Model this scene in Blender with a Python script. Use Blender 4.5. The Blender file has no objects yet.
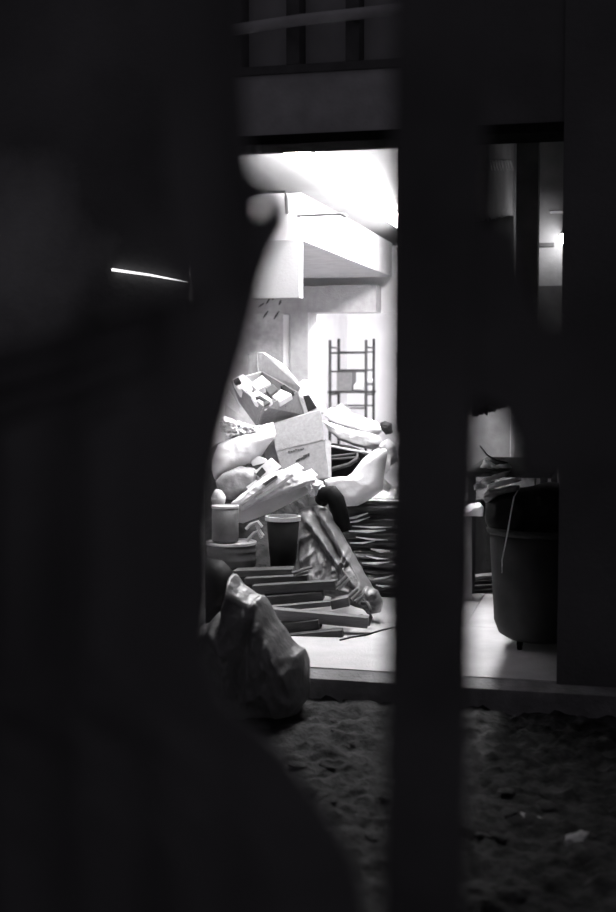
import bpy, bmesh, math, random
from mathutils import Vector, Matrix, noise
random.seed(7)
S = bpy.context.scene
COL = S.collection

# ---------------------------------------------------------------- camera
W, H, F = 616.0, 912.0, 1270.0
YAW, PIT, CZ = math.radians(13.9), math.radians(-3.9), 1.61
cd = bpy.data.cameras.new('camera')
cd.sensor_fit = 'VERTICAL'; cd.sensor_height = 36.0; cd.sensor_width = 24.0
cd.lens = F / H * 36.0
cd.clip_start = 0.02; cd.clip_end = 100
cam = bpy.data.objects.new('camera', cd); COL.objects.link(cam)
cam.location = (0, 0, CZ)
cam.rotation_euler = (math.pi / 2 + PIT, 0, YAW)
cd.dof.use_dof = True; cd.dof.focus_distance = 8.6; cd.dof.aperture_fstop = 1.8
S.camera = cam

# ---------------------------------------------------------------- world (dim night glow), exposure
wd = bpy.data.worlds.new('night'); S.world = wd; wd.use_nodes = True
bg = wd.node_tree.nodes['Background']
bg.inputs[0].default_value = (0.053, 0.050, 0.057, 1); bg.inputs[1].default_value = 1.0
vs = S.view_settings
vs.view_transform = 'Standard'; vs.look = 'None'; vs.gamma = 1; vs.use_curve_mapping = False
vs.exposure = 0.0
TUBE_MAIN, TUBE_FAR, LAMP_WALL = 230.0, 340.0, 75.0

# ---------------------------------------------------------------- camera maths for reading positions off the photograph
FW = Vector((-math.sin(YAW) * math.cos(PIT), math.cos(YAW) * math.cos(PIT), math.sin(PIT)))
RT = Vector((math.cos(YAW), math.sin(YAW), 0)); UP = RT.cross(FW); C0 = Vector((0, 0, CZ))
def ray(x, y): return FW + RT * ((x - W / 2) / F) - UP * ((y - H / 2) / F)
def P(x, y, Y): d = ray(x, y); return C0 + d * (Y / d.y)
def PZ(x, y, z): d = ray(x, y); return C0 + d * ((z - CZ) / d.z)
def PX(x, y, X): d = ray(x, y); return C0 + d * (X / d.x)

# ---------------------------------------------------------------- materials
MATS = {}
def mat(name, v, rough=0.7, var=0.25, scale=6.0, bump=0.0, bscale=30.0, spec=0.12, metal=0.0, transl=0.0, emit=0.0, stretch=None):
    if name in MATS: return MATS[name]
    m = bpy.data.materials.new(name); m.use_nodes = True
    nt = m.node_tree; N = nt.nodes; L = nt.links
    b = N['Principled BSDF']
    b.inputs['Roughness'].default_value = rough
    b.inputs['Specular IOR Level'].default_value = spec
    b.inputs['Metallic'].default_value = metal
    tc = N.new('ShaderNodeTexCoord'); mp = N.new('ShaderNodeMapping')
    L.new(tc.outputs['Object'], mp.inputs[0])
    if stretch: mp.inputs['Scale'].default_value = stretch
    nz = N.new('ShaderNodeTexNoise'); nz.inputs['Scale'].default_value = scale; nz.inputs['Detail'].default_value = 6
    L.new(mp.outputs[0], nz.inputs['Vector'])
    cr = N.new('ShaderNodeValToRGB')
    lo, hi = v * (1 - var), min(1, v * (1 + var))
    cr.color_ramp.elements[0].position = 0.3; cr.color_ramp.elements[1].position = 0.7
    cr.color_ramp.elements[0].color = (lo, lo * .99, lo * 1.01, 1); cr.color_ramp.elements[1].color = (hi, hi * .99, hi * 1.01, 1)
    L.new(nz.outputs['Fac'], cr.inputs[0]); L.new(cr.outputs[0], b.inputs['Base Color'])
    if bump:
        n2 = N.new('ShaderNodeTexNoise'); n2.inputs['Scale'].default_value = bscale; n2.inputs['Detail'].default_value = 5
        L.new(mp.outputs[0], n2.inputs['Vector'])
        bp = N.new('ShaderNodeBump'); bp.inputs['Strength'].default_value = bump; bp.inputs['Distance'].default_value = 0.02
        L.new(n2.outputs['Fac'], bp.inputs['Height']); L.new(bp.outputs[0], b.inputs['Normal'])
    if emit:
        b.inputs['Emission Color'].default_value = (1, .99, 1, 1); b.inputs['Emission Strength'].default_value = emit
    if transl:
        t = N.new('ShaderNodeBsdfTranslucent'); L.new(cr.outputs[0], t.inputs['Color'])
        mx = N.new('ShaderNodeMixShader'); mx.inputs[0].default_value = transl
        L.new(b.outputs[0], mx.inputs[1]); L.new(t.outputs[0], mx.inputs[2])
        L.new(mx.outputs[0], N['Material Output'].inputs['Surface'])
    MATS[name] = m; return m
white_wall = mat('white_wall', .74, .85, .06, 3, .15, 60)
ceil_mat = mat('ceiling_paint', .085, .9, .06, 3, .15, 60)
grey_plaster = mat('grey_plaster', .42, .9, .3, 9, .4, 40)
grey_beam = mat('grey_beam', .36, .9, .12, 14, .3, 60)
soffit_grey = mat('soffit_grey', .40, .9, .1, 8, .1, 50)
floor_mat = mat('floor_concrete', .42, .75, .12, 5, .2, 60)
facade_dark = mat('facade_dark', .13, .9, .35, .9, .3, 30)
facade_grey = mat('facade_grey', .52, .9, .2, 5, .3, 40)
frame_dark = mat('frame_dark', .13, .7, .2, 10)
pane_mat = mat('frosted_pane', .50, .35, .12, 4, .05, 20)
black_mat = mat('black_fabric', .12, .9, .3, 6, .3, 30)
tarp_mat = mat('tarp_dark', .14, .9, .25, 3, .3, 20)
ground_mat = mat('ground_soil', .028, .95, .8, 11, .9, 22)
rubble_mat = mat('rubble', .06, .95, .4, 14, .6, 30)
card = mat('cardboard', .19, .9, .14, 40, .1, 80)
card_light = mat('cardboard_light', .34, .9, .12, 30, .1, 80)
card_in = mat('cardboard_inner', .10, .9, .15, 30)
paper = mat('paper_white', .80, .8, .08, 20, .2, 25)
print_ink = mat('print_ink', .05, .9, .1, 10)
sack = mat('sack_white', .78, .7, .06, 8, .35, 14)
sack_grey = mat('sack_pale_grey', .42, .6, .15, 10, .5, 16)
film = mat('plastic_film', .17, .35, .3, 7, .8, 11, spec=.5, transl=.18)
film_dark = mat('plastic_wrap', .07, .22, .5, 5, .9, 9, spec=.6, stretch=(.5, .5, 5))
frontbag = mat('grey_bag', .2, .38, .3, 7, .8, 16, spec=.5, transl=.32)
timber = mat('timber', .075, .85, .25, 10, .3, 25, stretch=(1, 8, 8))
timber_pale = mat('timber_pale', .15, .85, .15, 10, .3, 25, stretch=(1, 8, 8))
timber_dark = mat('timber_dark', .022, .9, .3, 10, .3, 25, spec=.02)
black_plastic = mat('black_plastic', .008, .55, .2, 8, .1, 20, spec=.04)
bin_mat = mat('bin_plastic', .034, .6, .3, 5, .15, 20, spec=.05)
pale_plastic = mat('pale_plastic', .5, .5, .1, 8)
can_mat = mat('can_metal', .07, .6, .5, 6, .1, 20, spec=.25)
can_lid = mat('can_lid', .4, .5, .2, 12)
steel = mat('steel_dark', .03, .5, .2, 20, metal=.3)
heap_mat = mat('heap_rubble', .035, .95, .6, 10, .8, 16)
rope_mat = mat('rope', .5, .8, .3, 40)
tube_mat = mat('tube_glow', .9, .5, 0, 1, emit=TUBE_MAIN)
tube_far_mat = mat('tube_far_glow', .9, .5, 0, 1, emit=TUBE_FAR)
wall_lamp_mat = mat('wall_lamp_glow', .9, .5, 0, 1, emit=LAMP_WALL)
streak_mat = mat('streak_glow', .9, .5, 0, 1, emit=1.6)

def glow_patch(m, centre, rad, v):  # dim glow on the wall, painted into the base colour as a paler patch
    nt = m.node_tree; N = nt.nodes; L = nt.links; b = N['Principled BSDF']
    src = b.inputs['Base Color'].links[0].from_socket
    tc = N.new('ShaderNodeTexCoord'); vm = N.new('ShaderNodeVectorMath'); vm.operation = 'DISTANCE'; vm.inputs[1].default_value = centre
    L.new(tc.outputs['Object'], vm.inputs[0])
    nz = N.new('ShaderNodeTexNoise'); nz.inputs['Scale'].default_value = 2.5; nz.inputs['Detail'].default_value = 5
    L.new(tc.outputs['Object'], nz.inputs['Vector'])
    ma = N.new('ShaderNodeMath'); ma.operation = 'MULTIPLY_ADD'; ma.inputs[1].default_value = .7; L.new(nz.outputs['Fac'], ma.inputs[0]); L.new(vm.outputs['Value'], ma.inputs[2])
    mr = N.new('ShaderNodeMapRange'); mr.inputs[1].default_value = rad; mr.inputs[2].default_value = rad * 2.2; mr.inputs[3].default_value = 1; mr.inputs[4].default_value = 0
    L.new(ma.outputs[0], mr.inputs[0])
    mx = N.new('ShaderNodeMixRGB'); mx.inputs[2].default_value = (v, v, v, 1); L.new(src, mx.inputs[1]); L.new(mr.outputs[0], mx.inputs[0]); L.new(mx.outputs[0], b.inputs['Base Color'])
facade_left = mat('facade_left', .15, .9, .35, .9, .3, 30); glow_patch(facade_left, P(15, 258, 6.6), .42, .42)
# ---------------------------------------------------------------- object helpers
def obj(name, bm, m, parent=None, smooth=False):
    me = bpy.data.meshes.new(name)
    bmesh.ops.recalc_face_normals(bm, faces=bm.faces)
    bm.to_mesh(me); bm.free()
    if smooth:
        for p in me.polygons: p.use_smooth = True
    me.materials.append(m)
    o = bpy.data.objects.new(name, me); COL.objects.link(o)
    if parent is not None:
        o.parent = parent; o.matrix_parent_inverse = Matrix.Translation(parent.location).inverted()
    return o
def tag(o, label, cat, group=None, kind=None):
    o['label'] = label; o['category'] = cat
    if group: o['group'] = group
    if kind: o['kind'] = kind
    return o
def struct(o, label, cat):
    o['kind'] = 'structure'; o['label'] = label; o['category'] = cat; return o
def thing(name, label, cat, loc, group=None):
    o = bpy.data.objects.new(name, None); COL.objects.link(o); o.location = loc
    o.empty_display_size = .05
    return tag(o, label, cat, group)
def add_box(bm, x0, x1, y0, y1, z0, z1, bev=0):
    vs_ = [bm.verts.new((x, y, z)) for x in (x0, x1) for y in (y0, y1) for z in (z0, z1)]
    fs = [(0, 1, 3, 2), (4, 6, 7, 5), (0, 4, 5, 1), (2, 3, 7, 6), (0, 2, 6, 4), (1, 5, 7, 3)]
    faces = [bm.faces.new([vs_[i] for i in f]) for f in fs]
    if bev:
        es = list({e for f in faces for e in f.edges})
        bmesh.ops.bevel(bm, geom=es, offset=bev, segments=2, affect='EDGES', profile=.6)
def box(*a, bev=0):
    bm = bmesh.new(); add_box(bm, *a, bev=bev); return bm
def add_hex(bm, a, b, bev=0):
    """a, b: two quads (lists of 4 points) joined into a solid"""
    va = [bm.verts.new(p) for p in a]; vb = [bm.verts.new(p) for p in b]
    n = len(a)
    fs = [bm.faces.new(va[::-1]), bm.faces.new(vb)]
    for i in range(n): fs.append(bm.faces.new([va[i], va[(i + 1) % n], vb[(i + 1) % n], vb[i]]))
    if bev:
        bmesh.ops.bevel(bm, geom=list({e for f in fs for e in f.edges}), offset=bev, segments=2, affect='EDGES', profile=.6)
def prism(pts, Y, depth, bev=0, tiltx=0.0, tilty=0.0, dvec=None):
    """polygon read off the photo at distance Y, given real thickness along dvec (default away from the viewer)"""
    cx = sum(p[0] for p in pts) / len(pts); cy = sum(p[1] for p in pts) / len(pts)
    a = [P(x, y, Y + tiltx * (x - cx) + tilty * (y - cy)) for x, y in pts]
    d = Vector(dvec) if dvec else Vector((-.2 * depth, depth, 0))
    bm = bmesh.new(); add_hex(bm, a, [p + d for p in a], bev); return bm
def add_tube(bm, pts, r, seg=8, cap=True):
    pts = [Vector(p) for p in pts]; rings = []
    for i, p in enumerate(pts):
        t = (pts[min(i + 1, len(pts) - 1)] - pts[max(i - 1, 0)]).normalized()
        u = t.cross(Vector((0, 0, 1)))
        if u.length < .05: u = t.cross(Vector((1, 0, 0)))
        u.normalize(); w = t.cross(u)
        rr = r[i] if isinstance(r, (list, tuple)) else r
        rings.append([bm.verts.new(p + (u * math.cos(a) + w * math.sin(a)) * rr) for a in [2 * math.pi * k / seg for k in range(seg)]])
    for a, b in zip(rings, rings[1:]):
        for k in range(seg): bm.faces.new([a[k], a[(k + 1) % seg], b[(k + 1) % seg], b[k]])
    if cap: bm.faces.new(rings[0][::-1]); bm.faces.new(rings[-1])
def tube(pts, r, seg=8):
    bm = bmesh.new(); add_tube(bm, pts, r, seg); return bm
def lathe(prof, seg=32, loc=(0, 0, 0), rot=None):
    bm = bmesh.new(); rings = []
    for r, z in prof:
        if r < 1e-5: rings.append([bm.verts.new((0, 0, z))]); continue
        rings.append([bm.verts.new((r * math.cos(2 * math.pi * k / seg), r * math.sin(2 * math.pi * k / seg), z)) for k in range(seg)])
    for a, b in zip(rings, rings[1:]):
        if len(a) == 1 and len(b) == 1: continue
        for k in range(seg):
            k2 = (k + 1) % seg
            if len(a) == 1: bm.faces.new([a[0], b[k2], b[k]])
            elif len(b) == 1: bm.faces.new([a[k], a[k2], b[0]])
            else: bm.faces.new([a[k], a[k2], b[k2], b[k]])
    M = Matrix.Translation(loc)
    if rot: M = M @ rot
    bm.transform(M); return bm
def lerp_poly(pts, n):
    d = [0]
    q = pts + [pts[0]]
    for a, b in zip(q, q[1:]): d.append(d[-1] + math.hypot(a[0] - b[0], a[1] - b[1]))
    out = []; j = 0
    for i in range(n):
        t = d[-1] * i / n
        while d[j + 1] < t: j += 1
        f = (t - d[j]) / max(1e-6, d[j + 1] - d[j])
        out.append((q[j][0] + (q[j + 1][0] - q[j][0]) * f, q[j][1] + (q[j + 1][1] - q[j][1]) * f))
    return out
def pillow(pts, Y, T, crease=.02, freq=9.0, seed=0, n=72, rings=16, tiltx=0, tilty=0, jag=.006, flat=.5, aniso=(1, 1, 1), back=.7, center=None, ridges=()):
    """soft closed volume (bag, sack, crumpled sheet): outline at distance Y, bulging both ways, with creases"""
    o = lerp_poly(pts, n)
    cx, cy = center if center else (sum(p[0] for p in o) / n, sum(p[1] for p in o) / n)
    sd = Vector((seed * 13.7, seed * 5.1, seed * 9.3)); an = Vector(aniso)
    def pt(x, y, r, side):
        p = P(x, y, Y + tiltx * (x - cx) + tilty * (y - cy))
        h = T * max(0, 1 - r ** (2 / flat)) ** .5
        q = Vector((p.x * an.x, p.y * an.y, p.z * an.z)) * freq + sd
        k = (1 - 2 * abs(noise.noise(q))) * .7 + (1 - 2 * abs(noise.noise(q * 2.3))) * .35
        fade = min(1, (1 - r) * 4)
        if side < 0:
            h = h + crease * k * fade
            for line, wd_, hh in ridges:
                best = 1e9
                for (ax, ay), (bx, by_) in zip(line, line[1:]):
                    dx, dy = bx - ax, by_ - ay; f = max(0, min(1, ((x - ax) * dx + (y - ay) * dy) / (dx * dx + dy * dy)))
                    best = min(best, math.hypot(x - ax - dx * f, y - ay - dy * f))
                h += hh * max(0, 1 - best / wd_) * min(1, fade + .3)
        else: h = h * back
        j = noise.noise_vector(q * 1.7) * jag * (1 if r > .5 else .4)
        return p + Vector((j.x, side * h, j.z))
    bm = bmesh.new()
    def vs_ring(r, side): return [bm.verts.new(pt(cx + (x - cx) * r, cy + (y - cy) * r, r, side)) for x, y in o]
    edge = vs_ring(1, -1)
    for side in (-1, 1):
        prev = edge
        for i in range(1, rings):
            r = 1 - i / rings
            cur = vs_ring(r, side)
            for k in range(n): bm.faces.new([prev[k], prev[(k + 1) % n], cur[(k + 1) % n], cur[k]])
            prev = cur
        c = bm.verts.new(pt(cx, cy, 0, side))
        for k in range(n): bm.faces.new([prev[k], prev[(k + 1) % n], c])
    return bm
def one(name, bm, m, label, cat, group=None, smooth=False):
    return tag(obj(name, bm, m, None, smooth), label, cat, group)

# ================================================================ SETTING
YF = 6.60                                  # front edge of the raised floor
# floor: base with concrete slabs
fl = struct(obj('floor', box(-4.3, 1.6, YF + .03, 20.2, -.16, -.012), floor_mat), 'pale concrete floor of the lit room behind the step', 'floor')
ys = [YF, 7.9, 9.3, 10.7, 12.1, 13.5, 14.9, 16.3, 17.7, 20.2]; xs = [-4.3, -2.62, -.94, .74, 1.6]
for j in range(len(ys) - 1):
    for i in range(len(xs) - 1):
        obj('floor_slab', box(xs[i] + .002, xs[i + 1] - .002, ys[j] + .002, ys[j + 1] - .002, -.03, 0, bev=.003), floor_mat, fl)
bmn = bmesh.new(); add_hex(bmn, [Vector((-4.3, 6.49, -.035)), Vector((1.6, 6.49, -.035)), Vector((1.6, YF - .002, -.006)), Vector((-4.3, YF - .002, -.006))], [Vector((-4.3, 6.49, -.17)), Vector((1.6, 6.49, -.17)), Vector((1.6, YF - .002, -.17)), Vector((-4.3, YF - .002, -.17))])
struct(obj('trim_5', bmn, mat('threshold', .22, .9, .25, 8, .4, 40)), 'grey worn threshold along the front of the floor', 'threshold')
# ground outside
gbm = bmesh.new(); NX, NY = 330, 260; g = []
for j in range(NY + 1):
    y = -1.2 + (6.485 + 1.2) * j / NY; row = []
    for i in range(NX + 1):
        x = -5.6 + 8.6 * i / NX
        q = Vector((x * 5, y * 5, 0))
        z = -.145 + .03 * noise.noise(q) + .05 * abs(noise.noise(q * 2.2)) + .022 * noise.noise(q * 5)
        row.append(gbm.verts.new((x, y, z)))
    g.append(row)
for j in range(NY):
    for i in range(NX): gbm.faces.new([g[j][i], g[j][i + 1], g[j + 1][i + 1], g[j + 1][i]])
struct(obj('ground', gbm, ground_mat, None, True), 'dark uneven soil ground in front of the step', 'ground')
# facade walls
XL = P(190, 400, 6.6).x; XM = P(474, 100, 6.6).x; XR = P(561, 400, 6.65).x
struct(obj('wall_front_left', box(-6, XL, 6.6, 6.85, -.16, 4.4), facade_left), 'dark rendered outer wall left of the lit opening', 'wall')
struct(obj('wall_front_right', box(XR, 3.5, 6.58, 6.85, -.16, 4.4), facade_dark), 'dark outer wall right of the lit opening', 'wall')
lin = struct(obj('wall_front_top', box(XL, XM, 6.62, 6.85, 2.85, 3.17), facade_grey), 'grey fascia above the lit opening', 'wall')
struct(obj('trim_2', box(XL, XR, 6.58, 6.87, 2.80, 2.85, bev=.004), mat('lintel_black', .012, .95, .2, 8, spec=.0)), 'dark lintel strip along the top of the opening', 'lintel')
struct(obj('wall_front_over', box(XM, XR, 6.60, 6.85, 2.85, 4.4), facade_dark), 'dark outer wall above the right half of the opening', 'wall')
# transom window above
wn = struct(obj('window_1', box(XL, XM, 6.60, 6.86, 3.17, 3.215, bev=.004), frame_dark), 'dark framed transom window above the fascia', 'window')
mx = [XL + .036, P(238, 60, 6.65).x, P(295, 60, 6.65).x, P(354, 60, 6.65).x, P(420, 60, 6.65).x, XM - .036]
for x in mx: obj('mullion', box(x - .036, x + .036, 6.60, 6.80, 3.215, 4.0, bev=.004), frame_dark, wn)
obj('head_rail', box(XL, XM, 6.60, 6.86, 4.0, 4.08), frame_dark, wn)
for a, b in zip(mx, mx[1:]): obj('pane', box(a + .036, b - .036, 6.74, 6.75, 3.215, 4.0), pane_mat, wn)
struct(obj('wall_front_upper', box(XL, XM, 6.62, 6.85, 4.08, 4.4), facade_dark), 'dark outer wall above the transom window', 'wall')
one('conduit_pipe', tube([P(200, 35, 6.5), P(300, 20, 6.5), P(400, 9, 6.5), P(470, 2, 6.5)], .03, 12), facade_grey, 'grey pipe running across the front of the transom window', 'pipe', smooth=True)
for px, py in ((238, 29.5), (354, 14)):
    pb = P(px, py, 6.5); obj('pipe_bracket', box(pb.x - .015, pb.x + .015, 6.5, 6.601, pb.z - .02, pb.z + .02), frame_dark, bpy.data.objects['conduit_pipe'])
# interior shell
XP = -1.1                                 # partition between lit room and dim side bay
struct(obj('wall_left', box(-4.4, -4.3, 6.85, 20.2, -.16, 3.1), white_wall), 'white left wall of the lit room', 'wall')
pt_ = struct(obj('wall_partition', box(XP - .1, XP, 6.86, 13.8, PX(492, 409, -1.1).z, 4.2), mat('partition', .42, .9, .15, 3, .2, 30)), 'grey partition wall dividing lit room from dim side bay', 'wall')
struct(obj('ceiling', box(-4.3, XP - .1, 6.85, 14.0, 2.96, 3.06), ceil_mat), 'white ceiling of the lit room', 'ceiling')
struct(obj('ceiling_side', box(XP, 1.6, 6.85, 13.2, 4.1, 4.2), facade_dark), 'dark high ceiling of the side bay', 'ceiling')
# dropped ceiling and its front downstand
struct(obj('ceiling_dropped', box(-4.3, -2.41, 9.50, 13.5, 2.60, 2.955), soffit_grey), 'lower dropped ceiling block at the back left of the room', 'ceiling')
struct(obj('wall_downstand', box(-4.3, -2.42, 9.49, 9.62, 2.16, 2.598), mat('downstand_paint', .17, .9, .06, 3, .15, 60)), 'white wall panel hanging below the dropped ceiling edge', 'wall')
# back wall, beam, pillar, opening
a = P(281, 296, 13.5); b = P(376, 312, 13.5); c = P(300, 286, 13.5)
bmz = b.z
struct(obj('trim_3', box(-4.3, b.x, 13.5, 13.8, bmz, c.z), grey_beam), 'grey concrete beam above the far doorway', 'beam')
struct(obj('wall_back_top', box(-4.3, XP - .1, 13.82, 14.0, bmz, 2.96), white_wall), 'white wall above the far doorway', 'wall')
p0 = P(290, 350, 13.4); p1 = P(308, 350, 13.4)
struct(obj('trim_4', box(p0.x, p1.x, 13.4, 13.8, 0, bmz), grey_beam), 'grey concrete pillar beside the far doorway', 'pillar')
wb = struct(obj('wall_back', box(-4.3, p0.x, 13.5, 13.8, 0, bmz - .002), grey_plaster), 'grey rough plaster back wall left of the pillar', 'wall')
tr = P(286, 350, 13.46)
obj('corner_strip', box(tr.x - .035, tr.x + .035, 13.47, 13.5, 0, bmz - .02), white_wall, wb)
for x0, y0, x1, y1 in [(258, 307, 264, 303), (263, 318, 268, 311), (274, 319, 279, 311), (266, 304, 270, 298), (272, 300, 277, 295), (256, 299, 262, 297), (279, 305, 281, 300)]:
    q0, q1 = P(x0, y0, 13.49), P(x1, y1, 13.49)
    obj('gouge_mark', tube([q0, (q0 + q1) / 2, q1], [.005, .011, .005], 6), print_ink, wb)
# far room
struct(obj('wall_far', box(-4.3, XP - .1, 20.0, 20.2, 0, 2.6), white_wall), 'white end wall of the far room', 'wall')
struct(obj('ceiling_far', box(-4.3, XP - .1, 14.0, 20.0, 2.52, 2.6), white_wall), 'white ceiling of the far room', 'ceiling')
struct(obj('wall_far_right', box(XP - .1, XP, 13.8, 20.2, 0, 2.96), white_wall), 'white right wall of the far room', 'wall')
dx = P(432, 400, 13.8).x
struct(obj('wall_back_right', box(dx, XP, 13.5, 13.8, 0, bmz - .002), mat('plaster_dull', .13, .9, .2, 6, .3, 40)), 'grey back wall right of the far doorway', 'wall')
# side bay walls
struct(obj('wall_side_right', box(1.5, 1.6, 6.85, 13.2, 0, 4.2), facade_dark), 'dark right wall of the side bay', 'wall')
sb = struct(obj('wall_side_back', box(XP, 1.6, 13.0, 13.2, 0, 4.1), mat('side_plaster', .45, .9, .15, 4, .2, 30)), 'grey end wall of the side bay', 'wall')
z0 = P(540, 286, 12.97).z
obj('dark_panel', box(XP + .01, 1.5, 12.96, 13.0, 0.0, z0), mat('panel_dark', .14, .8, .2, 6), sb)
lg = P(556, 244, 12.96)
obj('ledge', box(XP + .1, lg.x - .02, 12.965, 13.0, lg.z - .02, lg.z + .015), frame_dark, sb)

ca, cb = P(515, 300, 11.2).x, P(537, 300, 11.2).x
struct(obj('trim_6', box(ca, cb, 11.2, 11.4, 0, 4.1), mat('column_dark', .2, .9, .2, 6)), 'dark column standing in the side bay', 'column')

# ================================================================ LIGHTS
def fixture(name, label, x, y0, y1, z, r, mtube, body=True):
    t = thing(name, label, 'lamp', (x, (y0 + y1) / 2, z + .08))
    obj('housing', box(x - .03, x + .03, y0 - .005, y1 + .02, z + r * .6, 2.9595), pale_plastic, t)
    obj('glowing_tube', tube([(x, y0, z), (x, y1, z)], r, 16), mtube, t, True)
    for y in (y0 - .015, y1 + .015): obj('end_cap', box(x - .012, x + .012, y - .012, y + .012, z - .012, z + .03, bev=.003), pale_plastic, t)
    return t
fixture('ceiling_light', 'long blown-out fluorescent light on the white ceiling', -1.92, 7.36, 12.2, 2.9, .05, tube_mat)
q = P(372, 324, 17.0)
t = thing('ceiling_light', 'slim fluorescent light below the far room ceiling', 'lamp', (q.x, 16.5, 2.5))
q0, q1 = PZ(352, 326, 2.36), PZ(404, 322, 2.36)
obj('glowing_tube', tube([(-3.1, 16.1, 2.40), (-1.5, 16.1, 2.40)], .025, 12), tube_far_mat, t, True)
obj('housing', box(-3.1, -1.5, 16.06, 16.14, 2.44, 2.52), pale_plastic, t)
t = thing('ceiling_light', 'added far room fluorescent light, unseen behind the grey beam', 'lamp', (-2.9, 14.5, 2.5))  # extra tube out of view, added to brighten the far room
obj('glowing_tube', tube([(-3.6, 14.5, 2.42), (-2.0, 14.5, 2.42)], .025, 12), tube_far_mat, t, True)
obj('housing', box(-3.6, -2.0, 14.46, 14.54, 2.45, 2.52), pale_plastic, t)
lp = P(563, 239, 12.78)
t = thing('wall_lamp', 'small bright wall lamp on the ledge in the side bay', 'lamp', (lp.x, 12.96, lp.z - .05))
obj('bulb', lathe([(0, -.05), (.028, -.04), (.036, 0), (.028, .04), (0, .05)], 16, (lp.x, 12.78, lp.z)), wall_lamp_mat, t, True)
obj('bracket', box(lp.x - .02, lp.x + .02, 12.76, 12.999, lp.z + .05, lp.z + .075), frame_dark, t)
obj('blocker_stay', box(lp.x + .02, lp.x + .03, 12.88, 12.999, lp.z + .05, lp.z + .27), frame_dark, t)
obj('light_blocker', box(lp.x - .13, lp.x + .13, 12.70, 12.9, lp.z + .26, lp.z + .275, bev=.003), grey_plaster, t)  # plate and stay added to cut the lamp's upward light

# ceiling details: bent cable, wires, pipe
pp = [P(268, 191, 9.4), P(285, 191, 9.4), P(286, 198, 9.4), P(287, 214, 9.4)]
one('hanging_conduit', tube(pp, [.010, .010, .014, .014], 8), steel, 'thin dark bent conduit hanging under the white ceiling', 'pipe')
w = thing('loose_wires', 'bundle of loose pale wires dangling below the bent conduit', 'wire', P(288, 214, 9.4))
for dx in (-1, 2, 4, 6, 8):
    obj('wire', tube([P(288, 213, 9.4), P(289 + dx * .6, 222, 9.4), P(291 + dx * .7, 229, 9.4), P(292 + dx, 235 - abs(dx - 4) * .6, 9.4)], .004, 5), paper, w)
one('ceiling_pipe', tube([P(297, 216, 9.3), P(340, 214, 9.3), P(345, 215.5, 9.3), P(347, 217, 9.3)], [.009, .011, .016, .008], 8), steel, 'straight dark pipe running level across the white ceiling', 'pipe')
# tapered glowing rod standing in for a thin bright streak
one('bright_streak', tube([P(112, 269.6, 6.57), P(150, 275, 6.57), P(187, 282, 6.57)], [.008, .0055, .0015], 8), streak_mat, 'thin glowing streak on the dark left wall', 'light strip')

# ================================================================ SCAFFOLD
YS = 17.0; dep = .55
zt = P(330, 340, YS).z
xa, xb = P(330, 380, YS).x, P(366, 380, YS).x
t = thing('scaffold_tower', 'slim dark metal scaffold tower in the bright far room', 'scaffold', ((xa + xb) / 2, YS, 0))
for y in (YS, YS + dep):
    for x in (xa, xb): obj('post', tube([(x, y, 0), (x, y, zt + (.03 if y > YS else 0))], 0.021, 10), steel, t, True)
for py, yy in [(353, YS), (371.5, YS), (408, YS), (430, YS)]:
    z = P(348, py, yy).z
    for y, dz in ((YS, 0), (YS + dep, .02)): obj('rung', tube([(xa, y, z + dz), (xb, y, z + dz)], .012, 8), steel, t, True)
zp = P(348, 391, YS).z
for x in (xa, xb):
    for z in (zp - .05, zt - .1, .25): obj('side_bar', tube([(x, YS, z), (x, YS + dep, z)], .012, 8), steel, t, True)
obj('platform', box(xa - .03, xb + .03, YS - .03, YS + dep + .03, zp - .03, zp, bev=.004), timber_dark, t)
a, b = P(338, 371.5, YS + .2), P(353, 390, YS + .2)
one('cardboard_box', box(a.x, b.x, YS + .12, YS + .42, zp, a.z, bev=.006), mat('box_grey', .12, .9, .2, 30), 'grey cardboard box on the scaffold platform', 'box')
a, b = P(354, 381, YS + .1), P(363, 390, YS + .1)
one('cloth_bundle', pillow([(353, 391), (353.5, 385), (356, 382), (360, 381.5), (363, 384), (364, 391)], YS + .15, .07, .01, 20, 3, 32, 6), sack_grey, 'small rounded bundle beside the box on the scaffold', 'bundle', smooth=True)
a, b = P(364, 378, YS + .1), P(371, 390, YS + .1)
t = thing('paint_tub', 'small pale tub with a dark band on the scaffold platform', 'tub', ((a.x + b.x) / 2, YS + .2, zp))
obj('tub_body', lathe([(0, 0), (.04, 0), (.05, .15), (.052, .15), (.052, .165), (0, .165)], 20, ((a.x + b.x) / 2, YS + .2, zp)), paper, t, True)
obj('band', lathe([(.0465, .07), (.0475, .07), (.0495, .115), (.0485, .115)], 20, ((a.x + b.x) / 2, YS + .2, zp)), card_in, t)

# ================================================================ PILE
# dark rubble core everything lies on
hb = bmesh.new(); n1, n2 = 60, 60; g = []
for j in range(n2 + 1):
    v = j / n2; y = 8.42 + v * 2.6; row = []
    for i in range(n1 + 1):
        u = i / n1; x = -3.9 + u * 2.35
        cx = -2.85 + (y - 8) * .02
        ex = abs((x - cx)) / (1.05 if x < cx else .70)
        hgt = max(0, 1 - ex ** 2.2) * (min(1, v * 2.1) ** .75) * (1 if v < .75 else max(0, 1 - ((v - .75) / .25) ** 2)) * 1.06
        hgt += (.07 * noise.noise(Vector((x * 4, y * 4, 2))) + .04 * abs(noise.noise(Vector((x * 11, y * 11, 5))))) * min(1, hgt * 4)
        row.append(hb.verts.new((x, y, max(0.0, hgt))))
    g.append(row)
for j in range(n2):
    for i in range(n1):
        qd = [g[j][i], g[j][i + 1], g[j + 1][i + 1], g[j + 1][i]]
        if max(v.co.z for v in qd) > 1e-4: hb.faces.new(qd)
bmesh.ops.delete(hb, geom=[v for v in hb.verts if not v.link_faces], context='VERTS')
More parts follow.
